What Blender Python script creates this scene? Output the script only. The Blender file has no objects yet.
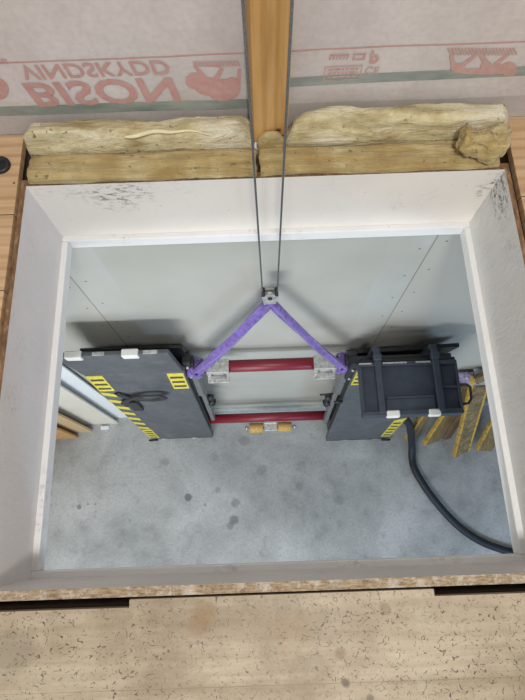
import bpy, bmesh, math, random
from mathutils import Vector, Matrix, noise
random.seed(4)
SC = bpy.context.scene
COL = SC.collection

# ------------------------------------------------------------ camera, world, lights, exposure
CAMZ = 4.13
R = Vector((0.99938588, -0.03304004, -0.01167598))
U = Vector((0.03502850, 0.95130069, 0.30626785))
F = Vector((-0.00098827, 0.30648874, -0.95187377))
FPX = 525.65
cd = bpy.data.cameras.new('camera')
cam = bpy.data.objects.new('camera', cd)
COL.objects.link(cam)
cd.sensor_fit = 'VERTICAL'
cd.sensor_height = 24.0
cd.lens = FPX / 700 * 24.0
cd.clip_start = 0.02
m = Matrix((R, U, -F)).transposed().to_4x4()
m.translation = (0, 0, CAMZ)
cam.matrix_world = m
SC.camera = cam

w = bpy.data.worlds.new('world')
SC.world = w
w.use_nodes = True
w.node_tree.nodes['Background'].inputs[0].default_value = (1.0, 0.985, 0.96, 1)
w.node_tree.nodes['Background'].inputs[1].default_value = 0.50

def area(name, loc, target, sx, sy, power, color):
    l = bpy.data.lights.new(name, 'AREA')
    l.shape = 'RECTANGLE'
    l.size = sx
    l.size_y = sy
    l.energy = power
    l.color = color
    o = bpy.data.objects.new(name, l)
    COL.objects.link(o)
    o.location = loc
    o.rotation_euler = (Vector(target) - Vector(loc)).to_track_quat('-Z', 'Y').to_euler()
    return o
area('attic_lamp', (0.25, -0.75, 5.6), (0.0, 0.7, 3.0), 0.45, 0.3, 50, (1.0, 0.97, 0.93))
area('gate_daylight', (-1.8, -3.4, 1.35), (-0.1, 0.8, 0.7), 2.0, 2.2, 42, (0.90, 0.96, 1.0))
area('window_daylight', (2.8, -2.2, 1.5), (0.9, 0.0, 0.0), 1.0, 1.2, 52, (0.42, 0.66, 1.0))
area('floor_fill_light', (-0.9, -1.5, 2.6), (-0.55, -0.35, 0.0), 1.4, 0.5, 55, (0.93, 0.97, 1.0))  # unseen fill light, added overhead to brighten the concrete floor
SC.view_settings.view_transform = 'Standard'
SC.view_settings.look = 'None'
SC.view_settings.exposure = 0.0
SC.view_settings.gamma = 1.0
SC.view_settings.use_curve_mapping = False

# ------------------------------------------------------------ helpers
def lin(c):
    return tuple(((v / 255) / 12.92 if v / 255 <= 0.04045 else ((v / 255 + 0.055) / 1.055) ** 2.4) for v in c) + (1,)

def at(u, v, x=None, y=None, z=None):
    """point of the place seen at (u, v) on the real plane x=, y= or z="""
    r = F + R * (u - 262.5) / FPX - U * (v - 350) / FPX
    if z is not None: k = (z - CAMZ) / r.z
    elif y is not None: k = y / r.y
    else: k = x / r.x
    return Vector((r.x * k, r.y * k, CAMZ + r.z * k))

class MB:
    def __init__(self):
        self.bm = bmesh.new()
        self.mi = 0
    def _m(self, faces):
        for f in faces: f.material_index = self.mi
    def box(self, lo, hi, bev=0.0, rot=None, origin=None):
        lo = Vector(lo); hi = Vector(hi)
        c = (lo + hi) / 2; s = hi - lo
        r = bmesh.ops.create_cube(self.bm, size=1)
        vs = r['verts']
        for v in vs:
            v.co = Vector((v.co.x * s.x, v.co.y * s.y, v.co.z * s.z))
        fs = set(f for v in vs for f in v.link_faces)
        if bev:
            es = list(set(e for v in vs for e in v.link_edges))
            g = bmesh.ops.bevel(self.bm, geom=es, offset=min(bev, min(s) * 0.45), segments=2, affect='EDGES', profile=0.5)
            vs = list(set(g['verts']))
            fs = set(f for v in vs for f in v.link_faces)
        for v in vs:
            p = v.co
            if rot is not None: p = rot @ p
            v.co = p + c
        self._m(fs)
        return vs
    def obox(self, p0, p1, wdir, wid, thk, bev=0.0):
        """box from p0 to p1, wid along wdir, thk across"""
        p0 = Vector(p0); p1 = Vector(p1)
        a = (p1 - p0); L = a.length; a.normalize()
        wd = Vector(wdir); wd = (wd - a * wd.dot(a)).normalized()
        t = a.cross(wd)
        M = Matrix((wd, t, a)).transposed()
        c = (p0 + p1) / 2
        return self.box(c - Vector((wid, thk, L)) / 2, c + Vector((wid, thk, L)) / 2, bev, rot=M)
    def tube(self, pts, r, n=12, cap=True, flat=None):
        """swept tube; r number or list; flat=(normal, a, b): ellipse half axes across / along normal"""
        pts = [Vector(p) for p in pts]
        rings = []
        prev = None
        for i, p in enumerate(pts):
            t = (pts[min(i + 1, len(pts) - 1)] - pts[max(i - 1, 0)]).normalized()
            if prev is None:
                ref = Vector(flat[0]) if flat else (Vector((0, 0, 1)) if abs(t.z) < 0.9 else Vector((1, 0, 0)))
            else:
                ref = prev
            nrm = (ref - t * ref.dot(t)).normalized()
            prev = nrm
            b = t.cross(nrm)
            rr = r[i] if isinstance(r, (list, tuple)) else r
            ring = []
            for k in range(n):
                a = 2 * math.pi * k / n
                if flat:
                    q = nrm * math.sin(a) * flat[2] * rr + b * math.cos(a) * flat[1] * rr
                else:
                    q = nrm * math.sin(a) * rr + b * math.cos(a) * rr
                ring.append(self.bm.verts.new(p + q))
            rings.append(ring)
        fs = []
        for i in range(len(rings) - 1):
            for k in range(n):
                f = self.bm.faces.new((rings[i][k], rings[i][(k + 1) % n], rings[i + 1][(k + 1) % n], rings[i + 1][k]))
                f.smooth = True
                fs.append(f)
        if cap:
            fs.append(self.bm.faces.new(rings[0][::-1]))
            fs.append(self.bm.faces.new(rings[-1]))
        self._m(fs)
        return rings
    def prism(self, pts, d):
        d = Vector(d)
        a = [self.bm.verts.new(Vector(p)) for p in pts]
        b = [self.bm.verts.new(Vector(p) + d) for p in pts]
        n = len(a)
        fs = [self.bm.faces.new(a), self.bm.faces.new(b[::-1])]
        for i in range(n):
            fs.append(self.bm.faces.new((a[i], b[i], b[(i + 1) % n], a[(i + 1) % n])))
        self._m(fs)
    def build(self, name, mat, parent=None, label=None, cat=None, group=None, kind=None, fn=None, each=False):
        if each:      # every separate piece becomes a part of its own
            seen = set(); out = None
            for v0 in list(self.bm.verts):
                if v0 in seen: continue
                isl = []; st_ = [v0]; seen.add(v0)
                while st_:
                    v = st_.pop(); isl.append(v)
                    for e in v.link_edges:
                        q = e.other_vert(v)
                        if q not in seen: seen.add(q); st_.append(q)
                nb = MB(); mp = {v: nb.bm.verts.new(v.co) for v in isl}
                for f in {f for v in isl for f in v.link_faces}:
                    nf = nb.bm.faces.new([mp[v] for v in f.verts]); nf.smooth = f.smooth; nf.material_index = f.material_index
                out = nb.build(name, mat, parent, label, cat, group, kind, fn)
            return out
        if fn:
            for v in self.bm.verts: v.co = fn(v.co)
        bmesh.ops.recalc_face_normals(self.bm, faces=self.bm.faces)
        me = bpy.data.meshes.new(name)
        # origin at the bottom centre of the part
        xs = [v.co.x for v in self.bm.verts]; ys = [v.co.y for v in self.bm.verts]; zs = [v.co.z for v in self.bm.verts]
        c = Vector(((min(xs) + max(xs)) / 2, (min(ys) + max(ys)) / 2, min(zs)))
        for v in self.bm.verts: v.co -= c
        self.bm.to_mesh(me)
        self.bm.free()
        for mm in (mat if isinstance(mat, list) else [mat]): me.materials.append(mm)
        o = bpy.data.objects.new(name, me)
        COL.objects.link(o)
        o['wloc'] = (c.x, c.y, c.z)
        if parent is not None:
            o.parent = parent
            o.location = c - Vector(parent['wloc'])
        else:
            o.location = c
        return tag(o, label, cat, group, kind)

def tag(o, label=None, cat=None, group=None, kind=None):
    if label: o['label'] = label
    if cat: o['category'] = cat
    if group: o['group'] = group
    if kind: o['kind'] = kind
    return o

def empty(name, loc, label, cat, group=None):
    o = bpy.data.objects.new(name, None)
    COL.objects.link(o)
    o.location = loc
    o['wloc'] = tuple(loc)
    o.empty_display_size = 0.05
    return tag(o, label, cat, group)

# ------------------------------------------------------------ materials
class NT:
    def __init__(self, name, rough=0.6, metal=0.0):
        self.m = bpy.data.materials.new(name)
        self.m.use_nodes = True
        self.t = self.m.node_tree
        self.b = self.t.nodes['Principled BSDF']
        self.b.inputs['Roughness'].default_value = rough
        self.b.inputs['Metallic'].default_value = metal
        g = self.n('ShaderNodeNewGeometry')
        self.pos = g.outputs['Position']
    def n(self, ty, **kw):
        x = self.t.nodes.new(ty)
        for k, v in kw.items(): setattr(x, k, v)
        return x
    def l(self, a, b): self.t.links.new(a, b)
    def vec(self, scale=(1, 1, 1), loc=(0, 0, 0), rot=(0, 0, 0)):
        x = self.n('ShaderNodeMapping')
        x.inputs['Scale'].default_value = scale
        x.inputs['Location'].default_value = loc
        x.inputs['Rotation'].default_value = rot
        self.l(self.pos, x.inputs['Vector'])
        return x.outputs[0]
    def noise(self, scale=5, detail=4, rough=0.55, vec=None, dist=0.0):
        x = self.n('ShaderNodeTexNoise')
        x.inputs['Scale'].default_value = scale
        x.inputs['Detail'].default_value = detail
        x.inputs['Roughness'].default_value = rough
        x.inputs['Distortion'].default_value = dist
        self.l(vec if vec is not None else self.pos, x.inputs['Vector'])
        return x.outputs['Fac']
    def ramp(self, fac, stops):
        x = self.n('ShaderNodeValToRGB')
        e = x.color_ramp.elements
        while len(e) < len(stops): e.new(0.5)
        for i, (p, c) in enumerate(stops):
            e[i].position = p
            e[i].color = c if isinstance(c, tuple) else (c, c, c, 1)
        self.l(fac, x.inputs[0])
        return x.outputs[0]
    def mix(self, fac, a, b, mode='MIX'):
        x = self.n('ShaderNodeMix', data_type='RGBA', blend_type=mode)
        for sock, v in ((x.inputs['Factor'], fac), (x.inputs['A'], a), (x.inputs['B'], b)):
            if isinstance(v, (int, float, tuple)): sock.default_value = v
            else: self.l(v, sock)
        return x.outputs['Result']
    def math(self, op, a, b=0.0, c=0.0):
        x = self.n('ShaderNodeMath', operation=op)
        for i, v in enumerate((a, b, c)):
            if isinstance(v, (int, float)): x.inputs[i].default_value = v
            else: self.l(v, x.inputs[i])
        return x.outputs[0]
    def sep(self, vec=None):
        x = self.n('ShaderNodeSeparateXYZ')
        self.l(vec if vec is not None else self.pos, x.inputs[0])
        return x.outputs
    def blob(self, p, r, soft=0.5, wob=None):
        """1 inside a disc of radius r about the world point p"""
        x = self.n('ShaderNodeVectorMath', operation='DISTANCE')
        self.l(self.pos, x.inputs[0])
        x.inputs[1].default_value = p
        d = x.outputs['Value']
        if wob is not None: d = self.math('ADD', d, self.math('MULTIPLY', self.math('SUBTRACT', wob, 0.5), r * 1.6))
        mr = self.n('ShaderNodeMapRange', interpolation_type='SMOOTHSTEP')
        self.l(d, mr.inputs[0])
        mr.inputs[1].default_value = r * (1 - soft)
        mr.inputs[2].default_value = r * (1 + soft)
        mr.inputs[3].default_value = 1
        mr.inputs[4].default_value = 0
        return mr.outputs[0]
    def band(self, v, lo, hi):
        return self.math('MULTIPLY', self.math('GREATER_THAN', v, lo), self.math('LESS_THAN', v, hi))
    def color(self, c):
        if isinstance(c, tuple): self.b.inputs['Base Color'].default_value = c
        else: self.l(c, self.b.inputs['Base Color'])
    def bump(self, h, strength=0.2, dist=0.01):
        x = self.n('ShaderNodeBump')
        x.inputs['Strength'].default_value = strength
        x.inputs['Distance'].default_value = dist
        self.l(h, x.inputs['Height'])
        self.l(x.outputs[0], self.b.inputs['Normal'])

def plain(name, c, rough=0.5, metal=0.0, var=0.12, scale=30, bump=0.0):
    a = NT(name, rough, metal)
    k = lin(c)
    n = a.noise(scale, 4)
    dk = tuple(v * (1 - var) for v in k[:3]) + (1,)
    lt = tuple(min(1, v * (1 + var)) for v in k[:3]) + (1,)
    a.color(a.ramp(n, [(0.3, dk), (0.7, lt)]))
    if bump: a.bump(n, bump, 0.004)
    return a.m

# concrete floor
a = NT('concrete', 0.55)
n1 = a.noise(1.6, 8, 0.62, dist=0.4)
n2 = a.noise(9, 6, 0.6)
n3 = a.noise(60, 3, 0.6)
c = a.ramp(n1, [(0.34, lin((138, 139, 138))), (0.5, lin((164, 164, 163))), (0.66, lin((190, 190, 189)))])
c = a.mix(a.ramp(n2, [(0.42, 0.0), (0.75, 0.5)]), c, lin((182, 186, 183)))
c = a.mix(a.ramp(n2, [(0.28, 0.45), (0.42, 0.0)]), c, lin((112, 115, 113)))
c = a.mix(a.ramp(n3, [(0.35, 0.25), (0.55, 0.0)]), c, lin((110, 112, 110)))
wob = a.noise(14, 3)
for (u, v, r, k) in ((234, 520, .032, .6), (188, 498, .030, .75), (79, 507, .018, .6), (230, 526, .024, .45), (236, 503, .03, .4), (218, 490, .02, .35),
                     (300, 486, .03, .3), (262, 470, .035, .3), (165, 462, .03, .3), (340, 500, .03, .25), (88, 504, .007, .6), (95, 504, .007, .6), (130, 520, .012, .3),
                     (245, 440, .04, .3), (120, 545, .02, .25), (205, 505, .014, .4)):
    P = at(u, v, z=0)
    c = a.mix(a.math('MULTIPLY', a.blob(P, r, 0.35, wob), k), c, lin((78, 82, 82)))
# fine cracks
vo = a.n('ShaderNodeTexVoronoi', feature='DISTANCE_TO_EDGE')
vo.inputs['Scale'].default_value = 1.1
dv = a.n('ShaderNodeVectorMath', operation='ADD')
nz = a.n('ShaderNodeTexNoise'); nz.inputs['Scale'].default_value = 3; nz.inputs['Detail'].default_value = 5
a.l(a.pos, nz.inputs['Vector']); a.l(a.pos, dv.inputs[0]); a.l(nz.outputs['Color'], dv.inputs[1])
a.l(dv.outputs[0], vo.inputs['Vector'])
c = a.mix(a.math('MULTIPLY', a.math('LESS_THAN', vo.outputs['Distance'], 0.003), 0.3), c, lin((120, 124, 124)))
a.color(c); a.bump(n3, 0.15, 0.003)
a.l(a.ramp(n2, [(0.3, 0.42), (0.7, 0.68)]), a.b.inputs['Roughness'])
CONCRETE = a.m

# grey primed plasterboard wall with joints and screws
a = NT('plasterboard', 0.75)
s = a.sep()
n = a.noise(2.2, 5)
c = a.ramp(n, [(0.3, lin((166, 166, 158))), (0.7, lin((180, 180, 172)))])
warm = a.math('GREATER_THAN', s[0], 0.565)
c = a.mix(a.math('MULTIPLY', warm, 0.6), c, lin((176, 173, 164)))
mud = a.ramp(a.noise(6, 3, vec=a.vec((1, 1, .5))), [(0.35, 0.0), (0.6, 0.25)])
for x0, sgn in ((-0.665, 1), (0.562, -1)):
    lo, hi = (x0, x0 + .14) if sgn > 0 else (x0 - .14, x0)
    c = a.mix(a.math('MULTIPLY', a.band(s[0], lo, hi), mud), c, lin((186, 190, 194)))
    c = a.mix(a.math('MULTIPLY', a.band(s[0], x0 - .0022, x0 + .0022), 0.65), c, lin((88, 84, 78)))
    for k in range(-6, 9):
        for dx in (-.035, .04):
            c = a.mix(a.blob((x0 + dx, .83, 1.2 + k * .2 + dx * .6), .0045, .2), c, lin((105, 105, 106)))
a.color(c); a.bump(a.noise(40, 3), 0.08, 0.002)
WALL = a.m

# white painted board of the hatch lining
def paint(name, stains, base=(238, 231, 222), texture=0.35, speck=0.5):
    a = NT(name, 0.42)
    n = a.noise(4, 5)
    c = a.ramp(n, [(0.3, lin(tuple(v - 9 for v in base))), (0.7, lin(base))])
    sp = a.ramp(a.noise(55, 5, 0.7, vec=a.vec((1, 1, 1.5))), [(0.30, 1.0), (0.36, 0.0)])
    c = a.mix(a.math('MULTIPLY', sp, speck), c, lin((120, 100, 84)))
    dirt = a.ramp(a.noise(60, 6, 0.8, vec=a.vec((.7, 1, 1.6))), [(0.50, 0.0), (0.60, 1.0)])
    wob = a.noise(22, 3)
    for (P, r, k, col) in stains:
        c = a.mix(a.math('MULTIPLY', a.math('MULTIPLY', a.blob(P, r, 0.8, wob), dirt), k), c, lin(col))
    a.color(c)
    h = a.noise(34, 5, 0.6, vec=a.vec((1, 1, .35)), dist=1.5)
    a.bump(h, texture, 0.006)
    return a.m
FY = 0.798
st = []
for (u, v, r, k) in ((92, 195, .035, .8), (105, 194, .03, .7), (118, 192, .035, .9), (133, 191, .04, 1), (140, 190, .02, 1), (108, 201, .03, .8), (125, 203, .03, .8), (72, 192, .03, .35), (45, 191, .03, .4),
                     (180, 187, .03, .25), (495, 178, .022, 1), (490, 186, .025, 1), (484, 192, .018, .9), (430, 195, .02, .3), (400, 205, .02, .25), (330, 185, .02, .2)):
    st.append((at(u, v, y=FY), r, k * .6, (104, 84, 70) if u < 300 else (38, 38, 38)))
PAINT_FAR = paint('white_paint_far', st, speck=0.35, texture=0.2)
st = []
for (u, v, r, k) in ((500, 180, .03, 1), (498, 190, .035, .9), (501, 200, .035, .8), (494, 186, .02, 1), (503, 215, .03, .5), (512, 250, .03, .3)):
    st.append((at(u, v, x=0.609), r, k, (45, 44, 44)))
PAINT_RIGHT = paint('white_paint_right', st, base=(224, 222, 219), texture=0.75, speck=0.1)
st = []
for (u, v, r, k) in ((12, 400, .03, .3), (20, 345, .03, .25), (8, 300, .04, .35), (30, 250, .03, .2), (38, 520, .03, .2), (45, 480, .03, .15), (40, 560, .03, .2)):
    st.append((at(u, v, x=-0.568), r, k, (140, 118, 104)))
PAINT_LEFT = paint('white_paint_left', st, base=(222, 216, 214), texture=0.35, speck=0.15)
st = [((x, -0.115, 2.80 + random.random() * .1), .05, .5, (120, 112, 104)) for x in (-.45, -.1, .1, .3, .5)]
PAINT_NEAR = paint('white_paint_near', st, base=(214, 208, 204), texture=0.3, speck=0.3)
PAINT_LIP = paint('white_paint_lip', [((x, y, 2.79), .04, .3, (128, 108, 92)) for x, y in ((-.1, -.105), (.2, -.105), (.42, -.105), (-.4, .8), (-.56, 0), (-.56, .1), (.1, .8))], base=(232, 232, 231), texture=0.15, speck=0.3)

# raw chipboard edge
a = NT('raw_chipboard', 0.85)
n = a.noise(170, 5, 0.8, vec=a.vec((.25, 1, 1)))
c = a.ramp(n, [(0.3, lin((84, 66, 50))), (0.47, lin((150, 128, 100))), (0.7, lin((192, 176, 150)))])
c = a.mix(a.ramp(a.noise(40, 6, .8), [(0.5, 0.0), (0.6, 0.6)]), c, lin((206, 198, 186)))
a.color(c); a.bump(n, 0.5, 0.004)
CHIP = a.m
a = NT('brown_board_edge', 0.8)
n = a.noise(90, 4, 0.7, vec=a.vec((1, .3, 1)))
a.color(a.ramp(n, [(0.3, lin((82, 56, 36))), (0.55, lin((128, 96, 66))), (0.75, lin((170, 142, 110)))]))
a.bump(n, 0.4, 0.003)
BROWN_EDGE = a.m

# wood
def wood(name, dark, light, axis='x', scale=1.0, knots=(), rough=0.6, seam=None, grain=1.0):
    a = NT(name, rough)
    sc = {'x': (.12, 1.6, 1.6), 'y': (1.6, .12, 1.6), 'z': (1.6, 1.6, .12)}[axis]
    sc = tuple(v * scale for v in sc)
    v = a.vec(sc)
    w1 = a.noise(16, 4, 0.5, vec=v, dist=0.6)
    w2 = a.noise(70, 3, 0.6, vec=v)
    wv = a.n('ShaderNodeTexWave', wave_type='BANDS', bands_direction={'x': 'Y', 'y': 'X', 'z': 'X'}[axis])
    wv.inputs['Scale'].default_value = 7; wv.inputs['Distortion'].default_value = 7; wv.inputs['Detail'].default_value = 2; wv.inputs['Detail Scale'].default_value = 0.6
    a.l(v, wv.inputs['Vector'])
    c = a.ramp(w1, [(0.3, lin(dark)), (0.7, lin(light))])
    c = a.mix(a.math('MULTIPLY', a.ramp(wv.outputs['Fac'], [(0.55, 0.0), (0.95, 0.42)]), grain), c, lin(tuple(max(0, x - 28) for x in dark)))
    c = a.mix(a.ramp(w2, [(0.35, 0.25), (0.55, 0.0)]), c, lin(tuple(max(0, x - 36) for x in dark)))
    for P, r in knots:
        c = a.mix(a.blob(P, r, 0.5), c, lin((96, 58, 32)))
    if seam:
        s = a.sep()
        for q in seam:
            c = a.mix(a.math('MULTIPLY', a.band(s[1], q - .0012, q + .0012), 0.8), c, lin((70, 46, 30)))
    a.color(c); a.bump(w2, 0.12, 0.002)
    return a
STUD = wood('pine_stud', (186, 142, 84), (208, 166, 106), 'z', knots=[(at(267, 57, y=.90), .0035), (at(278, 131, y=.90), .008)]).m
PINE = wood('pine_floorboard', (188, 152, 114), (208, 176, 138), 'x', knots=[(at(14, 183, z=3.03), .003)], seam=(.72, .52, .32, .12)).m
a = wood('plywood', (164, 148, 122), (188, 173, 148), 'x', scale=.9, grain=.35, rough=.55)
# scratches, specks and stains of the plywood
c = a.b.inputs['Base Color'].links[0].from_socket
# the chips: small dark dashes, sparse
def dashes(a, c, scale, rot, thr, col, k, off=0.0):
    vo = a.n('ShaderNodeTexVoronoi', feature='F1')
    vo.inputs['Scale'].default_value = 1
    a.l(a.vec(scale, (off, off * .7, 0), (0, 0, rot)), vo.inputs['Vector'])
    area_ = a.ramp(a.noise(7, 4, vec=a.vec((1, 1, 1), (off, 3, 0))), [(0.42, 0.0), (0.60, 1.0)])
    hit = a.math('LESS_THAN', vo.outputs['Distance'], thr)
    return a.mix(a.math('MULTIPLY', a.math('MULTIPLY', hit, area_), k), c, lin(col))
def nicks(a, c, sc, loc, thr, mask, col, k):
    l1 = a.math('LESS_THAN', a.math('ABSOLUTE', a.math('SUBTRACT', a.noise(sc, 0, vec=a.vec((1, 1, 1), loc)), .5)), thr)
    m1 = a.math('GREATER_THAN', a.noise(sc * 1.25, 1, vec=a.vec((1, 1, 1), (loc[1], loc[0], 3))), mask)
    ar = a.ramp(a.noise(6, 3, vec=a.vec((1, 1, 1), (loc[0] + 5, 3, 0))), [(0.40, 0.4), (0.54, 1.0)])
    return a.mix(a.math('MULTIPLY', a.math('MULTIPLY', l1, m1), a.math('MULTIPLY', ar, k)), c, lin(col))
c = nicks(a, c, 80, (1.3, 4.1, 0), .026, .575, (58, 50, 44), .9)
c = nicks(a, c, 105, (7.3, 2.1, 0), .03, .585, (66, 56, 48), .85)
c = nicks(a, c, 92, (3.7, 9.1, 0), .022, .60, (48, 42, 38), .85)
sy = a.sep()
c = a.mix(a.math('MULTIPLY', a.band(sy[1], -.2895, -.2880), .45), c, lin((116, 92, 62)))
sm = a.noise(4.2, 7, 0.7, vec=a.vec((1, 1, 1), (2, 5, 0)))
c = a.mix(a.ramp(sm, [(0.46, 0.0), (0.64, 0.65)]), c, lin((130, 112, 88)))
c = a.mix(a.ramp(sm, [(0.30, 0.4), (0.45, 0.0)]), c, lin((206, 196, 172)))
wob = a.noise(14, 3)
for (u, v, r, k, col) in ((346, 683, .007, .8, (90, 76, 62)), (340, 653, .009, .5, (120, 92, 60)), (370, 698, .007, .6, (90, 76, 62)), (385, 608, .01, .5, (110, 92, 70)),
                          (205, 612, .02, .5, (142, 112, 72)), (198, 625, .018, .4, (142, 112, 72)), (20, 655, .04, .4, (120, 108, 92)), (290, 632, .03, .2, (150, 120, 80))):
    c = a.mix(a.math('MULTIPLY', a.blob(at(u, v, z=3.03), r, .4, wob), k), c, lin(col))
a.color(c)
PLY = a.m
JOIST = plain('old_joist_timber', (92, 72, 52), 0.9)
CEIL = plain('grey_ceiling_paint', (190, 188, 182), 0.8)

# mineral wool
a = NT('mineral_wool', 0.95)
n1 = a.noise(9, 6, 0.6)
n2 = a.noise(34, 6, 0.7, vec=a.vec((.18, 1.4, 1.4)), dist=.5)
c = a.ramp(n1, [(0.34, lin((170, 140, 82))), (0.5, lin((194, 172, 116))), (0.64, lin((214, 200, 154)))])
c = a.mix(a.ramp(n2, [(0.36, 0.75), (0.52, 0.0)]), c, lin((170, 142, 82)))
c = a.mix(a.ramp(a.noise(70, 3), [(0.30, 0.7), (0.36, 0.0)]), c, lin((96, 76, 44)))
a.color(c); a.bump(n2, 1.0, 0.018)
a.b.inputs['Sheen Weight'].default_value = 0.2
WOOL = a.m
a = NT('mineral_wool_top', 0.95)
n1 = a.noise(7, 6, 0.65, vec=a.vec((.7, 1, 1), (3, 1, 2)))
n2 = a.noise(26, 6, 0.7, vec=a.vec((.3, 1.2, 1.2)), dist=.6)
c = a.ramp(n1, [(0.36, lin((176, 156, 110))), (0.48, lin((212, 200, 160))), (0.62, lin((234, 226, 202)))])
c = a.mix(a.ramp(n2, [(0.34, 0.6), (0.5, 0.0)]), c, lin((158, 138, 94)))
c = a.mix(a.ramp(a.noise(60, 3), [(0.29, 0.7), (0.34, 0.0)]), c, lin((84, 70, 46)))
for (u, v, r) in ((404, 109, .008), (229, 142, .006), (150, 120, .005), (310, 140, .004), (478, 110, .006)):
    c = a.mix(a.math('MULTIPLY', a.blob(at(u, v, z=3.08), r, .5), .7), c, lin((84, 66, 44)))
a.color(c); a.bump(n2, 1.0, 0.018)
WOOL2 = a.m

# membrane
a = NT('translucent_membrane', 0.5)
s = a.sep()
n1 = a.noise(5, 5, 0.6, vec=a.vec((1, 1, .6)))
n2 = a.noise(70, 3)
c = a.ramp(n1, [(0.3, lin((192, 184, 181))), (0.7, lin((212, 204, 201)))])
c = a.mix(a.ramp(n2, [(0.35, .22), (0.6, 0.0)]), c, lin((168, 162, 158)))
# timber battens and the wool behind show through below
zt = a.math('ADD', s[2], a.math('MULTIPLY', a.noise(5, 3), .02))
c = a.mix(a.math('MULTIPLY', a.math('LESS_THAN', s[2], 3.10), .30), c, lin((134, 130, 128)))
a.color(c); a.bump(a.noise(9, 4, vec=a.vec((.5, 1, 1))), 0.35, 0.012)
MEMB = a.m
a = NT('faded_red_print', 0.5)
a.color(a.ramp(a.noise(60, 4), [(0.3, lin((188, 138, 132))), (0.6, lin((192, 152, 146)))]))
REDP = a.m
a = NT('faded_pink_print', 0.5)
a.color(a.ramp(a.noise(60, 4), [(0.3, lin((190, 142, 136))), (0.6, lin((192, 160, 152)))]))
PINKP = a.m
a = NT('green_print', 0.5)
a.color(a.ramp(a.noise(12, 5, .7, vec=a.vec((.6, 1, 2))), [(0.3, lin((118, 130, 124))), (0.7, lin((158, 164, 158)))]))
GREENP = a.m

# metal, plastic, fabric
a = NT('dark_checker_aluminium', 0.55, 0.25)
n = a.noise(14, 6, 0.7)
c = a.ramp(n, [(0.3, lin((76, 80, 84))), (0.7, lin((98, 102, 106)))])
c = a.mix(a.ramp(a.noise(5, 5, .7, vec=a.vec((1, 1, .5))), [(0.5, 0.0), (0.7, .35)]), c, lin((128, 130, 130)))
a.color(c); a.bump(a.noise(160, 2), 0.3, 0.002)
DECK = a.m
NAVY = plain('blue_black_paint', (54, 61, 74), 0.5, 0.2, 0.14, 24)
NAVY2 = plain('blue_black_paint_rib', (60, 67, 80), 0.45, 0.2, 0.14, 24)
BLACK = plain('black_plastic', (34, 35, 37), 0.5)
BLACKM = plain('black_steel', (42, 44, 46), 0.45, 0.3)
RUBBER = plain('hose_rubber', (26, 33, 42), 0.6)
GREYM = plain('grey_steel', (128, 130, 130), 0.45, 0.5)
REDPAINT = plain('red_gloss_paint', (122, 28, 44), 0.4, 0.0, 0.10, 18)
a = NT('galvanised_steel', 0.42, 0.55)
a.color(a.ramp(a.noise(70, 4, 0.7), [(0.35, lin((158, 160, 158))), (0.65, lin((212, 212, 206)))]))
GALV = a.m
CABLE = plain('steel_cable', (122, 126, 128), 0.4, 0.5, 0.3, 300)
WHITEP = plain('white_plastic', (226, 226, 222), 0.5, 0, 0.04)
YROLL = plain('tan_rubber', (190, 154, 88), 0.6, 0, 0.15, 60)
a = NT('purple_webbing', 0.7)
w1 = a.noise(60, 4, vec=a.vec((1, 1, 1)))
c = a.ramp(w1, [(0.3, lin((78, 56, 126))), (0.7, lin((126, 98, 184)))])
a.color(c); a.bump(w1, 0.5, 0.004)
a.b.inputs['Sheen Weight'].default_value = 0.3
PURPLE = a.m
a = NT('yellow_label', 0.5)
a.color(a.ramp(a.noise(50, 3), [(0.3, lin((196, 182, 52))), (0.7, lin((226, 212, 86)))]))
YEL = a.m
DARKPRINT = plain('dark_print', (70, 66, 40), 0.6)
# worn timber of the leaning beams, yellow flanges
OCHRE = wood('ochre_beam_web', (116, 96, 58), (146, 124, 80), 'z').m
BROWNW = wood('brown_plank', (112, 92, 70), (142, 120, 94), 'z').m
a = NT('yellow_flange_paint', 0.6)
c = a.ramp(a.noise(20, 5, .7), [(0.3, lin((156, 120, 56))), (0.6, lin((206, 170, 72)))])
c = a.mix(a.ramp(a.noise(34, 5, .7), [(0.52, 0.0), (0.62, .8)]), c, lin((120, 98, 66)))
a.color(c); YBEAM = a.m
a = NT('mottled_web', 0.7)
c = a.ramp(a.noise(16, 6, .75), [(0.36, lin((78, 70, 56))), (0.5, lin((122, 102, 64))), (0.64, lin((150, 130, 92)))])
c = a.mix(a.ramp(a.noise(60, 4, .7), [(0.62, 0.0), (0.68, .8)]), c, lin((214, 208, 194)))
a.color(c); GREYW = a.m
WHITEB = plain('white_board_face', (226, 230, 232), 0.5, 0, .03, 6)
CREAM = plain('cream_board_face', (212, 206, 192), 0.7, 0, .05, 6)
GREYEDGE = plain('grey_board_edge', (110, 110, 110), 0.7)
CHIPF = plain('chipboard_face', (190, 164, 124), 0.8, 0, .15, 70)
CHIPF2 = plain('orange_chipboard_face', (184, 140, 88), 0.8, 0, .2, 60)

# ------------------------------------------------------------ the setting
X0, X1, YN, ZT, ZB, ZL = -0.568, 0.609, -0.115, 3.03, 2.789, 2.747
EXT = 3.0
b = MB(); b.box((-EXT, -4.2, -.1), (EXT, .95, 0)); b.build('floor', CONCRETE, kind='structure')
b = MB(); b.box((-EXT, .83, 0), (EXT, .95, ZL)); b.build('wall_back', WALL, kind='structure')
b = MB(); b.box((-EXT - .1, -4.2, 0), (-EXT, .95, ZL)); b.build('wall_left', WALL, kind='structure')
b = MB(); b.box((EXT, -4.2, 0), (EXT + .1, .95, ZL)); b.build('wall_right', WALL, kind='structure')
b = MB()   # ledge at the foot of the wall
b.box((-1.05, .800, 0), (1.9, .83, .05), .004); b.box((-1.05, .812, .05), (1.9, .83, .12), .003)
b.build('baseboard_back', plain('grey_sill', (168, 174, 174), .5), kind='structure')
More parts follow.
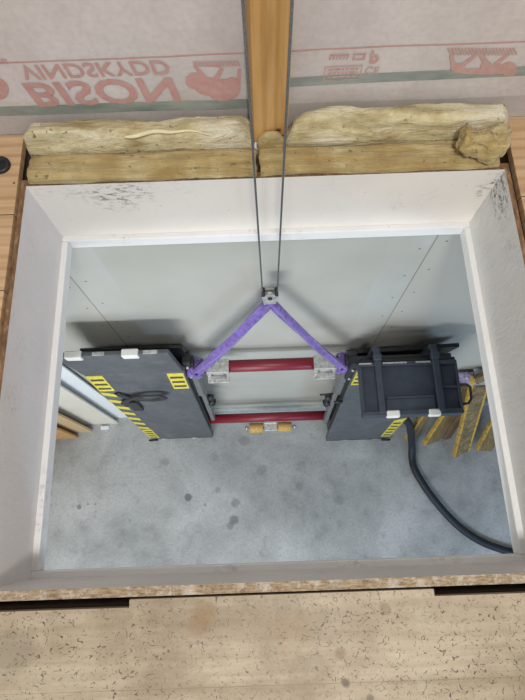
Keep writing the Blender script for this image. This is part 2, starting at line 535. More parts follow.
# ceiling of the lower room: four strips around the opening
T = .018
ox0, ox1, oy0, oy1 = X0 - T - .012, X1 + T + .012, YN - T - .018, FY + T + .004
b = MB()
b.box((-EXT, -4.2, ZL), (ox0, .95, ZL + .02)); b.box((ox1, -4.2, ZL), (EXT, .95, ZL + .02))
b.box((ox0, -4.2, ZL), (ox1, oy0, ZL + .02)); b.box((ox0, oy1, ZL), (ox1, .95, ZL + .02))
b.build('ceiling', CEIL, kind='structure')
b = MB()   # the joists between the two storeys, around the hatch
b.box((-EXT, -4.2, ZL + .02), (ox0, .95, ZT - .025)); b.box((ox1, -4.2, ZL + .02), (EXT, .95, ZT - .025))
b.box((ox0, -4.2, ZL + .02), (ox1, oy0, ZT - .06)); b.box((ox0, oy1, ZL + .02), (ox1, .95, ZT - .085))
b.build('trim_1', JOIST, kind='structure')

# lining of the hatch: four boards with raw top edges
def lining(name, lo, hi, mat, edge):
    b = MB(); b.box(lo, hi)
    for f in b.bm.faces:
        f.normal_update()
        if f.normal.z > .9: f.material_index = 1
    b.build(name, [mat, edge], kind='structure')
lining('trim_2', (X0, FY, ZB), (X1, FY + T, ZT), PAINT_FAR, BROWN_EDGE)
lining('trim_3', (X0 - .012, YN - T, ZB), (X0, FY + T, ZT), PAINT_LEFT, BROWN_EDGE)
lining('trim_4', (X1, YN - T, ZB), (X1 + .012, FY + T, ZT), PAINT_RIGHT, BROWN_EDGE)
lining('trim_5', (X0, YN - T, ZB), (X1, YN, ZT), PAINT_NEAR, CHIP)
L = .0155
b = MB()
b.box((X0 - T, FY - L, ZL), (X1 + T, FY + T, ZB), .003); b.box((X0 - T, YN - T, ZL), (X1 + T, YN + L, ZB), .003)
b.box((X0 - T, YN + L, ZL), (X0 + L, FY - L, ZB), .003); b.box((X1 - L, YN + L, ZL), (X1 + T, FY - L, ZB), .003)
b.build('trim_6', PAINT_LIP, kind='structure')

# upper floor
b = MB()
b.prism([(-1.9, -2.2, ZT - .022), (1.9, -2.2, ZT - .022), (1.9, -.150, ZT - .022), (.42, -.150, ZT - .022), (.31, -.150, ZT - .022), (.31, -.1375, ZT - .022), (-.272, -.1375, ZT - .022), (-.272, -.1515, ZT - .022), (-1.9, -.1515, ZT - .022)], (0, 0, .022))
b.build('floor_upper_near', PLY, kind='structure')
def boards(name, x0, x1, hole=None):
    b = MB(); y = -.148
    for y1 in (.12, .32, .52, .72, .955):
        b.box((x0, y + .0008, ZT - .022), (x1, y1 - .0008, ZT), .0015)
        y = y1
    b.build(name, PINE, kind='structure')
boards('floor_upper_left', -1.9, ox0 + .008)
boards('floor_upper_right', ox1 - .004, 1.9)

# attic wall: membrane on the frame
nx, nz = 120, 60
b = MB()
zlo, zhi = ZT - .06, 4.7
def memb_y(x, z):
    return .955 + .004 * noise.noise(Vector((x * 3, z * 5, 1))) + .0015 * noise.noise(Vector((x * 14, z * 18, 4)))
vv = [[b.bm.verts.new((-1.9 + 3.8 * i / nx, memb_y(-1.9 + 3.8 * i / nx, zlo + (zhi - zlo) * j / nz), zlo + (zhi - zlo) * j / nz)) for i in range(nx + 1)] for j in range(nz + 1)]
for j in range(nz):
    for i in range(nx):
        b.bm.faces.new((vv[j][i], vv[j][i + 1], vv[j + 1][i + 1], vv[j + 1][i])).smooth = True
b.prism([(-1.9, .975, zlo), (1.9, .975, zlo), (1.9, .975, zhi), (-1.9, .975, zhi)], (0, .02, 0))
MEM = b.build('wind_barrier_membrane', MEMB, label='pale translucent wind barrier sheet with upside down red print on the attic wall', cat='membrane')

def on_memb(b, pts2, mi=0):
    """flat print: polygon in (x, z) laid onto the membrane"""
    vs = [b.bm.verts.new((x, memb_y(x, z) - .0020, z)) for x, z in pts2]
    return b.bm.faces.new(vs)
def px(u, v):
    P = at(u, v, y=.955); return (P.x, P.z)
def strip(name, mat, lo, hi, label, xa=-1.85, xb=1.85, rise=.0):
    b = MB(); n = 120
    prev = None
    for i in range(n + 1):
        x = xa + (xb - xa) * i / n
        w1 = .004 * noise.noise(Vector((x * 2, hi, 0))) + rise * x
        a0 = b.bm.verts.new((x, memb_y(x, lo + w1) - .001, lo + w1)); a1 = b.bm.verts.new((x, memb_y(x, hi + w1) - .001, hi + w1))
        if prev: b.bm.faces.new((prev[0], a0, a1, prev[1]))
        prev = (a0, a1)
    b.build(name, mat, MEM, label)
strip('printed_line', REDP, 3.250, 3.2535, 'thin red printed line', rise=.008)
strip('printed_band', GREENP, 3.092, 3.122, 'grey green printed band', -1.85, .03)
strip('printed_band', GREENP, 3.151, 3.178, 'grey green printed band', .03, 1.85, rise=.02)

def text_print(s, x0, x1, z_top, z_bot, mat, shear=0.0, bold=.0):
    cu = bpy.data.curves.new('t', 'FONT'); cu.body = s; cu.size = 1; cu.offset = bold; cu.resolution_u = 3
    o = bpy.data.objects.new('t', cu); COL.objects.link(o)
    bpy.context.view_layer.update()
    me = bpy.data.meshes.new_from_object(o.evaluated_get(bpy.context.evaluated_depsgraph_get()))
    COL.objects.unlink(o); bpy.data.objects.remove(o)
    bm = bmesh.new(); bm.from_mesh(me); bpy.data.meshes.remove(me)
    xs = [v.co.x for v in bm.verts]; ys = [v.co.y for v in bm.verts]
    a0, a1, c0, c1 = min(xs), max(xs), min(ys), max(ys)
    for v in bm.verts:
        tx = (v.co.x - a0) / (a1 - a0); ty = (v.co.y - c0) / (c1 - c0)
        x = x0 + (x1 - x0) * tx + shear * ty
        z = z_top + (z_bot - z_top) * ty          # the sheet hangs upside down: letter feet are uppermost
        v.co = Vector((x, memb_y(x, z) - .0022, z))
    return bm
def add_text(name, *a, label=None, **k):
    b = MB(); b.bm.free(); b.bm = text_print(*a, **k)
    b.build(name, a[5] if len(a) > 5 else k['mat'], MEM, label)
add_text('printed_word', 'BISON', -.525, -.185, 3.194, 3.118, REDP, shear=.012, bold=.022, label='faded red word BISON, upside down')
add_text('printed_word', 'VINDSKYDD', -.515, -.188, 3.242, 3.202, REDP, shear=.006, bold=.014, label='faded red word VINDSKYDD, upside down')
add_text('printed_mark', 'p', .256, .276, 3.246, 3.212, PINKP, shear=.002, bold=.03)
b = MB()
for (x0, z0, x1, z1) in ((.218, 3.222, .246, 3.226), (.218, 3.236, .246, 3.240), (.218, 3.222, .223, 3.240), (.241, 3.222, .246, 3.240)):
    on_memb(b, [(x0, z0), (x1, z0), (x1, z1), (x0, z1)])
b.build('printed_mark', PINKP, MEM)
b = MB()
on_memb(b, [(.166, 3.236), (.210, 3.236), (.210, 3.240), (.168, 3.240)])
for k in range(6):
    x = .166 + k * .0075
    on_memb(b, [(x, 3.225), (x + .004, 3.225), (x + .006, 3.234), (x + .002, 3.234)])
b.build('printed_mark', PINKP, MEM)
add_text('printed_mark', 'CE', .252, .283, 3.203, 3.183, PINKP)
b = MB()   # small framed panel
for (x0, z0, x1, z1) in ((.16, 3.168, .244, 3.170), (.16, 3.206, .244, 3.208), (.16, 3.168, .162, 3.208), (.242, 3.168, .244, 3.208)):
    on_memb(b, [(x0, z0), (x1, z0), (x1, z1), (x0, z1)])
for k in range(3):
    n = 0; x = .168
    while x < .234:
        w_ = .004 + random.random() * .010
        on_memb(b, [(x, 3.176 + k * .010), (min(x + w_, .236), 3.176 + k * .010), (min(x + w_, .236), 3.181 + k * .010), (x, 3.181 + k * .010)])
        x += w_ + .003
b.build('printed_panel', PINKP, MEM)
def bison(u0, v0, k, blobs, strokes, hatch, mat):
    """running bison pictogram, upside down: blobs (cu, cv, ru, rv), strokes (u, v, u, v, width), hatched ground"""
    b = MB(); q = lambda u, v: px(u0 + u * k, v0 + v * k)
    for (cu, cv, ru, rv) in blobs:
        on_memb(b, [q(cu + ru * math.cos(t), cv + rv * math.sin(t)) for t in [2 * math.pi * i / 20 for i in range(20)]])
    for (a0, c0, a1, c1, wd) in strokes:
        dx, dy = a1 - a0, c1 - c0; L_ = math.hypot(dx, dy); nx_, ny_ = -dy / L_ * wd / 2, dx / L_ * wd / 2
        on_memb(b, [q(a0 + nx_, c0 + ny_), q(a1 + nx_ * 1.5, c1 + ny_ * 1.5), q(a1 - nx_ * 1.5, c1 - ny_ * 1.5), q(a0 - nx_, c0 - ny_)])
    h0, h1, hv0, hv1, st_ = hatch
    x = h0
    while x < h1:
        on_memb(b, [q(x, hv0), q(x + st_ * .5, hv0), q(x + st_ * 1.5, hv1), q(x + st_, hv1)]); x += st_
    b.build('printed_bison', mat, MEM, 'faded red bison pictogram, upside down')
bison(180, 50, 1 / 8.08, [(120, 245, 76, 66), (225, 290, 110, 72), (350, 320, 130, 88), (420, 300, 70, 80)],
      [(112, 118, 200, 215, 22), (200, 215, 250, 260, 30), (340, 145, 285, 235, 30), (480, 150, 470, 270, 26), (150, 120, 330, 128, 8)], (100, 470, 84, 128, 18), REDP)
bison(435, 30, 1 / 5.83, [(132, 216, 42, 26), (298, 205, 34, 30), (430, 222, 46, 44), (280, 236, 180, 18), (360, 215, 50, 26)],
      [(92, 140, 108, 205, 20), (248, 132, 160, 200, 16), (262, 132, 300, 190, 22), (425, 138, 350, 192, 16)], (70, 460, 96, 138, 20), PINKP)
bison(-52, 62, 1 / 8.08, [(350, 200, 130, 88), (420, 220, 70, 80)], [(340, 25, 285, 115, 30)], (100, 470, -36, 8, 18), REDP)

# stud
b = MB(); b.box((-.0425, -.0225, 0), (.0425, .0225, 1.6), .002)
o = b.build('timber_stud', STUD, label='upright pine stud in front of the membrane, between the two cables', cat='stud')
o.location = (.033, .918, 3.052); o.rotation_euler = (0, 0, math.radians(15))

# ------------------------------------------------------------ mineral wool
def batt(name, x0, x1, y0, y1, z0, z1, label, mat, amp=.008, seed=0, nx=90, ny=14, group=None, tiltfn=None, crown=.0):
    b = MB(); g = {}
    nz = 6
    def P(i, j, k):
        fx, fy, fz = i / nx, j / ny, k / nz
        p = Vector((x0 + (x1 - x0) * fx, y0 + (y1 - y0) * fy, z0 + (z1 - z0) * fz))
        # rounded long edges and ends
        e = min(fy, 1 - fy) ; r = max(0, 1 - e / .22)
        p.z -= (z1 - z0) * .30 * r * r * fz
        ex = min(fx, 1 - fx) * (x1 - x0); rx = max(0, 1 - ex / .03)
        p.z -= (z1 - z0) * .25 * rx * rx * fz
        p.z += crown * fz * math.sin(math.pi * fy)
        if tiltfn: p = tiltfn(p, fx, fy, fz)
        q = Vector((p.x * 5, p.y * 22, p.z * 22 + seed))
        d = noise.noise_vector(q) * amp + noise.noise_vector(q * 3.1) * amp * .45 + noise.noise_vector(Vector((p.x * 60, p.y * 90, p.z * 90))) * amp * .22
        if k > 0: return p + d
        return Vector((p.x + d.x, p.y + d.y, p.z))
    for i in range(nx + 1):
        for j in range(ny + 1):
            for k in range(nz + 1):
                if i in (0, nx) or j in (0, ny) or k in (0, nz): g[i, j, k] = b.bm.verts.new(P(i, j, k))
    def q(a, c, d, e): b.bm.faces.new((g[a], g[c], g[d], g[e])).smooth = True
    for i in range(nx):
        for j in range(ny):
            q((i, j, 0), (i + 1, j, 0), (i + 1, j + 1, 0), (i, j + 1, 0)); q((i, j, nz), (i + 1, j, nz), (i + 1, j + 1, nz), (i, j + 1, nz))
        for k in range(nz):
            q((i, 0, k), (i + 1, 0, k), (i + 1, 0, k + 1), (i, 0, k + 1)); q((i, ny, k), (i + 1, ny, k), (i + 1, ny, k + 1), (i, ny, k + 1))
    for j in range(ny):
        for k in range(nz):
            q((0, j, k), (0, j + 1, k), (0, j + 1, k + 1), (0, j, k + 1)); q((nx, j, k), (nx, j + 1, k), (nx, j + 1, k + 1), (nx, j, k + 1))
    return b.build(name, mat, label=label, cat='insulation', group=group)
ZJ = ZT - .084
batt('insulation_batt', -.560, -.001, FY + .002, .874, ZT + .003, 3.052, 'narrow flat yellow wool strip beside the hatch, left of the dark gap', WOOL, .005, 1, group='mineral wool along the hatch')
batt('insulation_batt', .008, .592, FY + .002, .874, ZT + .003, 3.052, 'narrow flat yellow wool strip beside the hatch, right of the dark gap', WOOL, .005, 7, group='mineral wool along the hatch')
def lt(p, fx, fy, fz):
    p.z += .012 * math.sin(fx * 9) * fz * (1 - fy)
    return p
batt('insulation_batt', -.568, -.008, .878, .946, ZJ, 3.088, 'bulging grey-yellow wool batt against the membrane, left of the stud', WOOL2, .011, 3, group='mineral wool along the hatch', tiltfn=lt, crown=.010)
def rt(p, fx, fy, fz):
    p.z -= .06 * max(0, 1 - fx / .22) ** 2 * fz * fy
    return p
batt('insulation_batt', .072, .618, .878, .946, ZJ, 3.096, 'thick pale cream wool batt against the membrane, right of the stud', WOOL2, .009, 5, group='mineral wool along the hatch', tiltfn=rt, crown=.016)
batt('insulation_batt', .000, .072, .874, .896, ZJ, 3.088, 'small wool tuft under the foot of the pine stud', WOOL, .005, 11, nx=20, ny=6, group='mineral wool along the hatch')
# torn lump on top at the right end
b = MB()
bmesh.ops.create_icosphere(b.bm, subdivisions=5, radius=1)
for v in b.bm.verts:
    n = v.co.copy()
    s = Vector((.062, .036, .026))
    f = 1 / max(abs(n.x), abs(n.y), abs(n.z)) ** .55
    p = Vector((n.x * s.x * f, n.y * s.y * f, n.z * s.z * f))
    p += noise.noise_vector(p * 24) * .016 + noise.noise_vector(p * 75) * .008
    if p.x > .0: p.y -= .012 * math.sin(min(1, p.x / .06) * 3.0)
    v.co = p + Vector((.540, .838, 3.092))
for f in b.bm.faces: f.smooth = True
b.build('insulation_lump', WOOL, label='torn wool lump lying on the batts at their right end', cat='insulation')
# loose pale cord of fibre
b = MB(); pts = []
for i in range(41):
    t = i / 40; u = 124 + 86 * t; v = 137 - 6 * math.sin(t * 2.6) + 1.0 * math.sin(t * 14)
    P = at(u, v, z=3.104 - .010 * abs(t - .5)); pts.append(P)
b.tube(pts, [.0015 + .0045 * math.sin(math.pi * min(1, (i / 40) ** .6)) * (1 - .6 * i / 40) for i in range(41)], 8)
b.build('wool_strand', plain('pale_fibre', (226, 216, 178), .9), label='pale twisted strand of wool lying on the left batt', cat='insulation')
# black pipe end through the floorboards at the left
P = at(-1, 163, z=ZT + .012)
root = empty('cable_conduit', (P.x, P.y, ZT), 'black plastic conduit end standing in the pine boards at the left', 'conduit')
b = MB()
n = 28
for (ra, rb, z0, z1) in ((.0130, .024, ZT - .02, ZT + .008),):
    rings = []
    for (r_, z_) in ((ra, z0), (ra, z1), (rb - .002, z1 + .002), (rb, z1 - .003), (rb, z0)):
        rings.append([b.bm.verts.new((P.x + r_ * math.cos(2 * math.pi * k / n), P.y + r_ * math.sin(2 * math.pi * k / n), z_)) for k in range(n)])
    for i in range(5):
        A, B = rings[i], rings[(i + 1) % 5]
        for k in range(n): b.bm.faces.new((A[k], A[(k + 1) % n], B[(k + 1) % n], B[k])).smooth = True
b.build('collar', BLACK, root)
b = MB(); b.tube([(P.x, P.y, ZT - .02), (P.x, P.y, ZT + .002)], .0128, 20)
b.build('cap', BLACK, root)

# ------------------------------------------------------------ hoist: cables, pulley, sling
CY = .75
b = MB()
b.tube([(-.0355, CY, 4.75), (-.012, CY, 3.534), (.0055, CY, 2.43)], .0028, 10)
b.tube([(.093, CY, 4.75), (.063, CY, 3.531), (.0565, CY, 2.43)], .0028, 10)
pts = [(.031 - .0255 * math.cos(t), CY, 2.43 - .0255 * math.sin(t)) for t in [math.pi * k / 12 for k in range(13)]]
b.tube(pts, .0028, 10)
b.build('hoist_cable', CABLE, label='thin grey steel cable hanging in two strands through the hatch', cat='cable')
root = empty('pulley_block', (.031, CY, 2.36), 'small galvanised pulley block where cable meets purple sling', 'pulley')
b = MB()
def disc(b, c, r, y0, y1, n=24): b.tube([(c[0], y0, c[1]), (c[0], y1, c[1])], r, n)
disc(b, (.031, 2.43), .0225, CY - .005, CY + .005)
b.build('sheave', GALV, root)
for y0 in (CY - .012, CY + .008):
    b = MB()
    pr = [(.031 + .029 * math.cos(t), y0, 2.43 + .029 * math.sin(t)) for t in [math.pi * (-.05 + 1.1 * k / 14) for k in range(15)]]
    pr += [(.012, y0, 2.375), (.050, y0, 2.375)]
    b.prism(pr, (0, .004, 0))
    b.build('cheek_plate', GALV, root)
b = MB(); disc(b, (.031, 2.43), .008, CY - .018, CY + .018, 8); disc(b, (.008, 2.455), .006, CY - .016, CY + .016, 8); disc(b, (.054, 2.455), .006, CY - .016, CY + .016, 8)
b.build('axle_bolt', BLACKM, root)
b = MB()   # bow shackle below
pts = [(.031 + .020 * math.sin(t), CY, 2.362 - .022 * math.cos(t)) for t in [math.pi * (-.8 + 1.6 * k / 16) for k in range(17)]]
b.tube(pts, .0050, 10); b.tube([(.006, CY, 2.380), (.056, CY, 2.380)], .005, 10)
b.build('shackle', GALV, root)

BY, BZ = .735, 1.60        # upper bar
b = MB()
def leg(p0, p1, sag, wid, side):
    n = 44; d = []
    for i in range(n + 1):
        t = i / n
        p = Vector(p0).lerp(Vector(p1), t) + Vector((0, -.006 * math.sin(math.pi * t), -sag * math.sin(math.pi * t)))
        d.append(p)
    rings = b.tube(d, [1.0 - .45 * abs(t / n - .45) ** 1.2 for t in range(n + 1)], 20, flat=((0, -1, 0), wid, .009))
    for i, rg in enumerate(rings):
        c_ = sum((v.co for v in rg), Vector()) / len(rg)
        for k, v in enumerate(rg):
            f = noise.noise(Vector((i * .09, math.cos(k * .314) * 2.2, side * 5)))
            f2 = math.sin(k * .314 * 3 + i * .10 + side)
            v.co += Vector((0, -1, 0)) * (f2 * .0060 + f * .003) + (v.co - c_) * f * .22
L0, L1 = (.024, CY, 2.350), (-.335, BY - .034, BZ + .022)
R0, R1 = (.040, CY, 2.350), (.392, BY - .034, BZ + .022)
leg(L0, L1, .012, .031, 1)
leg(R0, R1, .012, .023, 2)
pts = [(.012, CY, 2.325), (.020, CY, 2.345), (.032, CY, 2.352), (.045, CY, 2.345), (.053, CY, 2.325)]
b.tube(pts, [.9, 1, 1, 1, .9], 16, flat=((0, -1, 0), .013, .012))
def wraps(x, s):
    for k in range(5):
        n = 22
        d = []
        for i in range(n + 1):
            t = 2 * math.pi * i / n
            rr = .040 + .004 * math.sin(3 * t + k)
            d.append((x + s * (-.026 + k * .013) + .010 * math.sin(t + k * 1.7), BY + rr * math.cos(t), BZ + rr * math.sin(t)))
        b.tube(d, [1 + .2 * math.sin(i * .9 + k) for i in range(n + 1)], 8, cap=False, flat=((0, 0, 1), .012, .010))
    # gathered tail
    for k in range(3):
        d = [(x + .01 * k, BY - .034, BZ + .03 - .03 * t + .006 * math.sin(t * 4 + k)) if False else (x - s * .02 + s * .05 * t, BY - .040 - .006 * math.sin(3 * t), BZ + .028 - .012 * k - .035 * t) for t in [i / 10 for i in range(11)]]
        b.tube(d, [1 - .3 * abs(i / 10 - .5) for i in range(11)], 8, flat=((0, -1, 0), .011, .006))
wraps(-.345, 1); wraps(.402, -1)
b.build('lifting_sling', PURPLE, label='purple round sling spread in an inverted V above the red bar', cat='sling')

# ------------------------------------------------------------ folded tail lift
root = empty('tail_lift', (.025, .72, 0), 'dark grey folded tail lift with two platforms joined by red bars', 'tail lift')
def interp(z, tab):
    if z <= tab[0][0]: return tab[0][1]
    for (a0, b0), (a1, b1) in zip(tab, tab[1:]):
        if z <= a1: return b0 + (b1 - b0) * (z - a0) / (a1 - a0)
    return tab[-1][1]
YL = [(0, .622), (1.43, .668), (1.70, .686), (2.07, .664)]
YR = [(0, .562), (1.43, .655), (1.90, .672)]
def xi_l(z): return -.412 + .018 * z
def xi_r(z): return .462 - .012 * z
def unit(side):
    """local (s, t, z): s outward from the inner edge, t out of the panel towards the room"""
    def fn(p):
        s_, t_, z_ = p
        if side < 0: return Vector((xi_l(z_) - s_, interp(z_, YL) - t_, z_))
        return Vector((xi_r(z_) + s_, interp(z_, YR) - t_, z_))
    return fn
W = .484
for side in (-1, 1):
    fn = unit(side)
    S = lambda b, name, mat, par, label=None, each=False: b.build(name, mat, par, label, fn=fn, each=each)
    b = MB(); b.box((.0, -.035, .035), (W, 0, 1.425), .006)
    for k in range(3): pass
    main = S(b, 'platform_panel', DECK, root)
    b = MB(); b.box((.004, -.030, .006), (W - .05, -.002, .033), .003)
    S(b, 'end_ramp', BLACKM, main)
    b = MB()       # small bright end hooks and corner loop
    for s_ in (.12, .36): b.box((s_, -.004, .012), (s_ + .045, .004, .022), .001)
    S(b, 'end_clip', GALV, main, each=True)
    b = MB(); pts = [(W - .055, .004, .055), (W - .02, .014, .055), (W + .012, .010, .035), (W + .012, .008, .01), (W - .05, .004, .006)]
    b.tube(pts, .006, 8); S(b, 'corner_loop', BLACKM, main)
    # thin black cable beside
    b = MB(); b.box((0.0, -.033, 1.437), (W, 0, 1.695), .005)
    mid = S(b, 'middle_panel', DECK, root)
    b = MB(); b.box((.01, -.03, 1.424), (W - .01, -.008, 1.438)); b.box((.01, -.03, 1.694), (W - .01, -.008, 1.714))
    S(b, 'hinge', BLACK, root, each=True)
    # yellow labels with lines of print
    def label(par, s0, s1, z0, z1, rows, t0=.0):
        b = MB(); b.box((s0, t0, z0), (s1, t0 + .002, z1)); lb = S(b, 'warning_label', YEL, par)
        b = MB()
        hh = (z1 - z0) / (rows + .5)
        for r_ in range(rows):
            b.box((s0 + .008, t0 + .002, z0 + hh * (r_ + .45)), (s1 - .008, t0 + .003, z0 + hh * (r_ + .85)))
        S(b, 'label_print', DARKPRINT, lb)
    label(mid, .008, .088, 1.445, 1.685, 3)
    label(mid, W - .085, W - .004, 1.445, 1.685, 3)
    label(main, W - .075, W - .006, .08, .40, 4) if side < 0 else label(main, W - .075, W - .006, .12, .62, 5)
    b = MB()   # black and yellow hazard stripes along the outer edge
    z = .42
    while z < 1.33:
        b.prism([(W - .070, .001, z), (W - .004, .001, z + .05), (W - .004, .001, z + .11), (W - .070, .001, z + .06)], (0, .0015, 0)); z += .15
    S(b, 'hazard_tape', YEL, main, 'yellow and black hazard stripes')
    # back plate and frame behind
    top = 1.84 if side < 0 else 1.62
    b = MB()
    b.box((-.01, -.100, .22), (W - .02, -.085, top), .004)
    S(b, 'back_plate', BLACKM, root)
    b = MB()
    for s_ in (.03, .25, .43): b.box((s_, -.085, .25), (s_ + .03, -.036, 1.60), .003)
    S(b, 'back_post', BLACK, root, each=True)
    # inner guide rail, two telescoping pieces with knobs
    b = MB()
    b.box((-.044, -.085, 1.16), (-.010, -.030, 1.61), .004)
    b.box((-.050, -.080, .46), (-.022, -.036, 1.16), .004)
    rail = S(b, 'guide_rail', GREYM, root, each=True)
    b = MB()
    b.box((-.010, -.090, .30), (-.002, -.02, 1.60), .002)
    S(b, 'guide_channel', BLACKM, root)
    b = MB()
    b.tube([(-.048, -.06, 1.02), (-.085, -.055, 1.02)], .020, 14); b.tube([(-.048, -.06, .92), (-.078, -.055, .90)], .026, 14)
    S(b, 'locking_knob', BLACK, root, each=True)
    if side > 0:
        b = MB(); b.tube([(-.05, -.05, 1.12), (-.125, -.045, 1.125)], .006, 8); b.tube([(.0, .006, 1.15), (-.05, .008, 1.15)], .008, 8)
        S(b, 'locking_lever', BLACKM, root, each=True)
    # clamp block holding the upper bar
    b = MB()
    b.box((-.030, -.095, 1.50), (.012, -.035 if side < 0 else -.01, 1.72), .006); b.box((-.042, -.085, 1.62), (-.026, -.040, 1.69), .005)
    blk = S(b, 'clamp_block', BLACK, root)
    b = MB()
    for z_ in (1.54, 1.68): b.tube([(-.012, -.036 if side < 0 else -.012, z_), (-.012, -.022 if side < 0 else .0, z_)], .007, 8)
    S(b, 'clamp_bolt', GALV, blk, each=True)

fn = unit(-1)
# left: the upper section stands upright
b = MB(); b.box((.0, -.020, 1.718), (W, .004, 2.070), .007)
b.bm.verts.ensure_lookup_table()
upl = b.build('folding_flap', DECK, root, fn=lambda p: unit(-1)(Vector((p.x + (.012 * (p.z - 1.66) / .34 if p.x < .24 else 0), p.y, p.z))))
def pads(par, fn, positions, t0, t1, z0, z1):
    for s_ in positions:
        b = MB(); b.box((s_, t0, z0), (s_ + .07, t1, z1), .006); b.build('buffer_pad', WHITEP, par, 'white plastic buffer pad', fn=fn)
pads(upl, fn, (.140, .375), -.024, .010, 2.030, 2.078)
b = MB(); b.box((.28, -.015, 2.066), (.33, .0, 2.076), .002); b.box((.06, -.015, 2.066), (.12, .0, 2.076), .002)
b.build('edge_strip', GALV, upl, fn=fn, each=True)
# webbing hand strap hanging on the left panel
b = MB()
pts = [(.40, .006, 1.415), (.36, .016, 1.36), (.30, .022, 1.325), (.22, .026, 1.32), (.165, .028, 1.345), (.150, .030, 1.385), (.175, .030, 1.415), (.24, .024, 1.405), (.30, .022, 1.375), (.36, .020, 1.32), (.40, .018, 1.24), (.39, .016, 1.16)]
sm = []
for i in range(len(pts) - 1):
    for k in range(6): sm.append(Vector(pts[i]).lerp(Vector(pts[i + 1]), k / 6))
b.tube(sm, 1.0, 8, flat=((0, 1, 0), .021, .005))
b.box((.325, .004, 1.06), (.385, .022, 1.24), .005)
b.build('hand_strap', BLACK, root, fn=fn)

# right: the flap lies folded out level
ZF = 1.88
fn = unit(1)
def G(p): # level part, coordinates (s, depth towards the viewer, z)
    return Vector((xi_r(ZF) + p.x - .018, .645 - p.y, p.z))
FW, FD = .432, .240
b = MB(); b.box((0, 0, ZF - .045), (FW, FD, ZF), .005)
flp = b.build('folding_flap', NAVY, root, 'blue black folding flap lying level', fn=G)
def rib(lo, hi):
    b = MB(); b.box(lo, hi, .003); b.build('stiffening_rib', NAVY2, flp, fn=G)
rib((0, FD - .022, ZF), (FW, FD, ZF + .016)); rib((0, .0, ZF), (FW, .018, ZF + .016))
rib((0, .018, ZF), (.010, FD - .022, ZF + .016)); rib((FW - .012, .018, ZF), (FW, FD - .022, ZF + .016))
rib((.105, .155, ZF), (.315, .166, ZF + .014)); rib((.355, .116, ZF), (FW - .012, .126, ZF + .014))
b = MB(); b.box((.105, .166, ZF), (.315, FD - .022, ZF + .009), .002); b.build('recess_plate', NAVY2, flp, fn=G)
for s_ in (.068, .322):
    b = MB(); b.box((s_, -.056, ZF + .004), (s_ + .030, FD - .010, ZF + .024), .005)
    arm = b.build('hinge_arm', NAVY2, root, fn=G)
    b = MB(); b.box((s_ - .003, -.076, ZF - .16), (s_ + .033, -.054, ZF + .012), .006); b.build('arm_strut', NAVY2, arm, fn=G)
    b = MB(); b.box((s_ - .004, -.036, ZF + .006), (s_ + .034, -.004, ZF + .032), .006); b.build('arm_knuckle', NAVY2, arm, fn=G)
b = MB(); b.box((-.01, -.062, ZF - .16), (.45, -.022, ZF - .085), .004); b.build('hinge_beam', BLACKM, root, fn=G)
b = MB(); b.box((.02, -.024, ZF - .07), (.44, -.008, ZF - .02), .004); b.build('hinge_rod', BLACKM, root, fn=G)
for (s0, s1) in ((.0, .055), (.105, .21), (.25, .315)):
    b = MB(); b.box((s0, .004, ZF + .016), (s1, .010, ZF + .019)); b.build('edge_strip', GALV, flp, fn=G)
for s_, wd in ((.100, .056), (.280, .052)):
    b = MB(); b.box((s_, FD - .022, ZF - .012), (s_ + wd, FD + .008, ZF + .022), .006); b.build('buffer_pad', WHITEP, flp, 'white plastic buffer pad', fn=G)
b = MB()
b.tube([(FW - .01, .112, ZF + .004), (FW + .030, .114, ZF + .008), (FW + .044, .126, ZF + .008), (FW + .042, .178, ZF + .004), (FW + .028, .196, ZF), (FW - .005, .198, ZF - .004)], .006, 10)
b.build('flap_handle', BLACKM, flp, fn=G)
b = MB(); b.prism([(.42, .775, 1.61), (.965, .775, 1.665), (.925, .775, 1.52), (.43, .775, 1.50)], (0, .02, 0)); b.build('top_plate', BLACKM, root)

# red bars
b = MB(); b.tube([(-.400, BY, BZ), (.460, BY, BZ)], .031, 28); b.build('cross_bar', REDPAINT, root, 'upper red tubular bar')
B2Y, B2Z = .695, .40
b = MB(); b.tube([(-.405, B2Y, B2Z), (.468, B2Y, B2Z)], .033, 28); b.build('cross_bar', REDPAINT, root, 'lower red tubular bar')
# galvanised brackets under the upper bar
for x in (-.228, .305):
    b = MB()
    b.box((x - .056, BY - .040, BZ + .026), (x + .056, BY + .030, BZ + .034), .002)
    b.box((x - .056, BY - .040, BZ - .045), (x + .056, BY - .033, BZ + .026), .002)
    b.box((x - .056, BY - .072, BZ - .052), (x + .056, BY - .033, BZ - .045), .002)
    br = b.build('mounting_bracket', GALV, root)
    b = MB()
    for dx in (-.03, .03): b.tube([(x + dx, BY - .040, BZ - .005), (x + dx, BY - .05, BZ - .005)], .006, 6)
    b.tube([(x - .03, BY - .040, BZ - .02), (x + .04, BY - .045, BZ - .025)], .004, 6)
    b.build('bracket_bolt', GREYM, br, each=True)
# rollers hanging on the lower bar
rx, ry, rz = .035, .632, .33
b = MB(); b.box((rx - .047, ry - .030, rz - .035), (rx + .047, ry + .035, rz + .040), .004)
b.box((rx - .047, ry + .02, rz), (rx + .047, B2Y, rz + .05), .003)
rb = b.build('roller_bracket', GALV, root)
for k in range(1):
    b = MB(); b.tube([(rx - .185, ry, rz), (rx + .185, ry, rz)], .008, 10)
    for sx in (-1, 1): b.tube([(rx + sx * .165, ry, rz), (rx + sx * .180, ry, rz)], .015, 6)
    b.build('roller_axle', GALV, rb)
for sx in (-1, 1):
    b = MB(); b.tube([(rx + sx * .052, ry, rz), (rx + sx * .056, ry, rz), (rx + sx * .150, ry, rz), (rx + sx * .154, ry, rz)], [.030, .036, .036, .030], 24)
    b.build('rubber_roller', YROLL, rb)

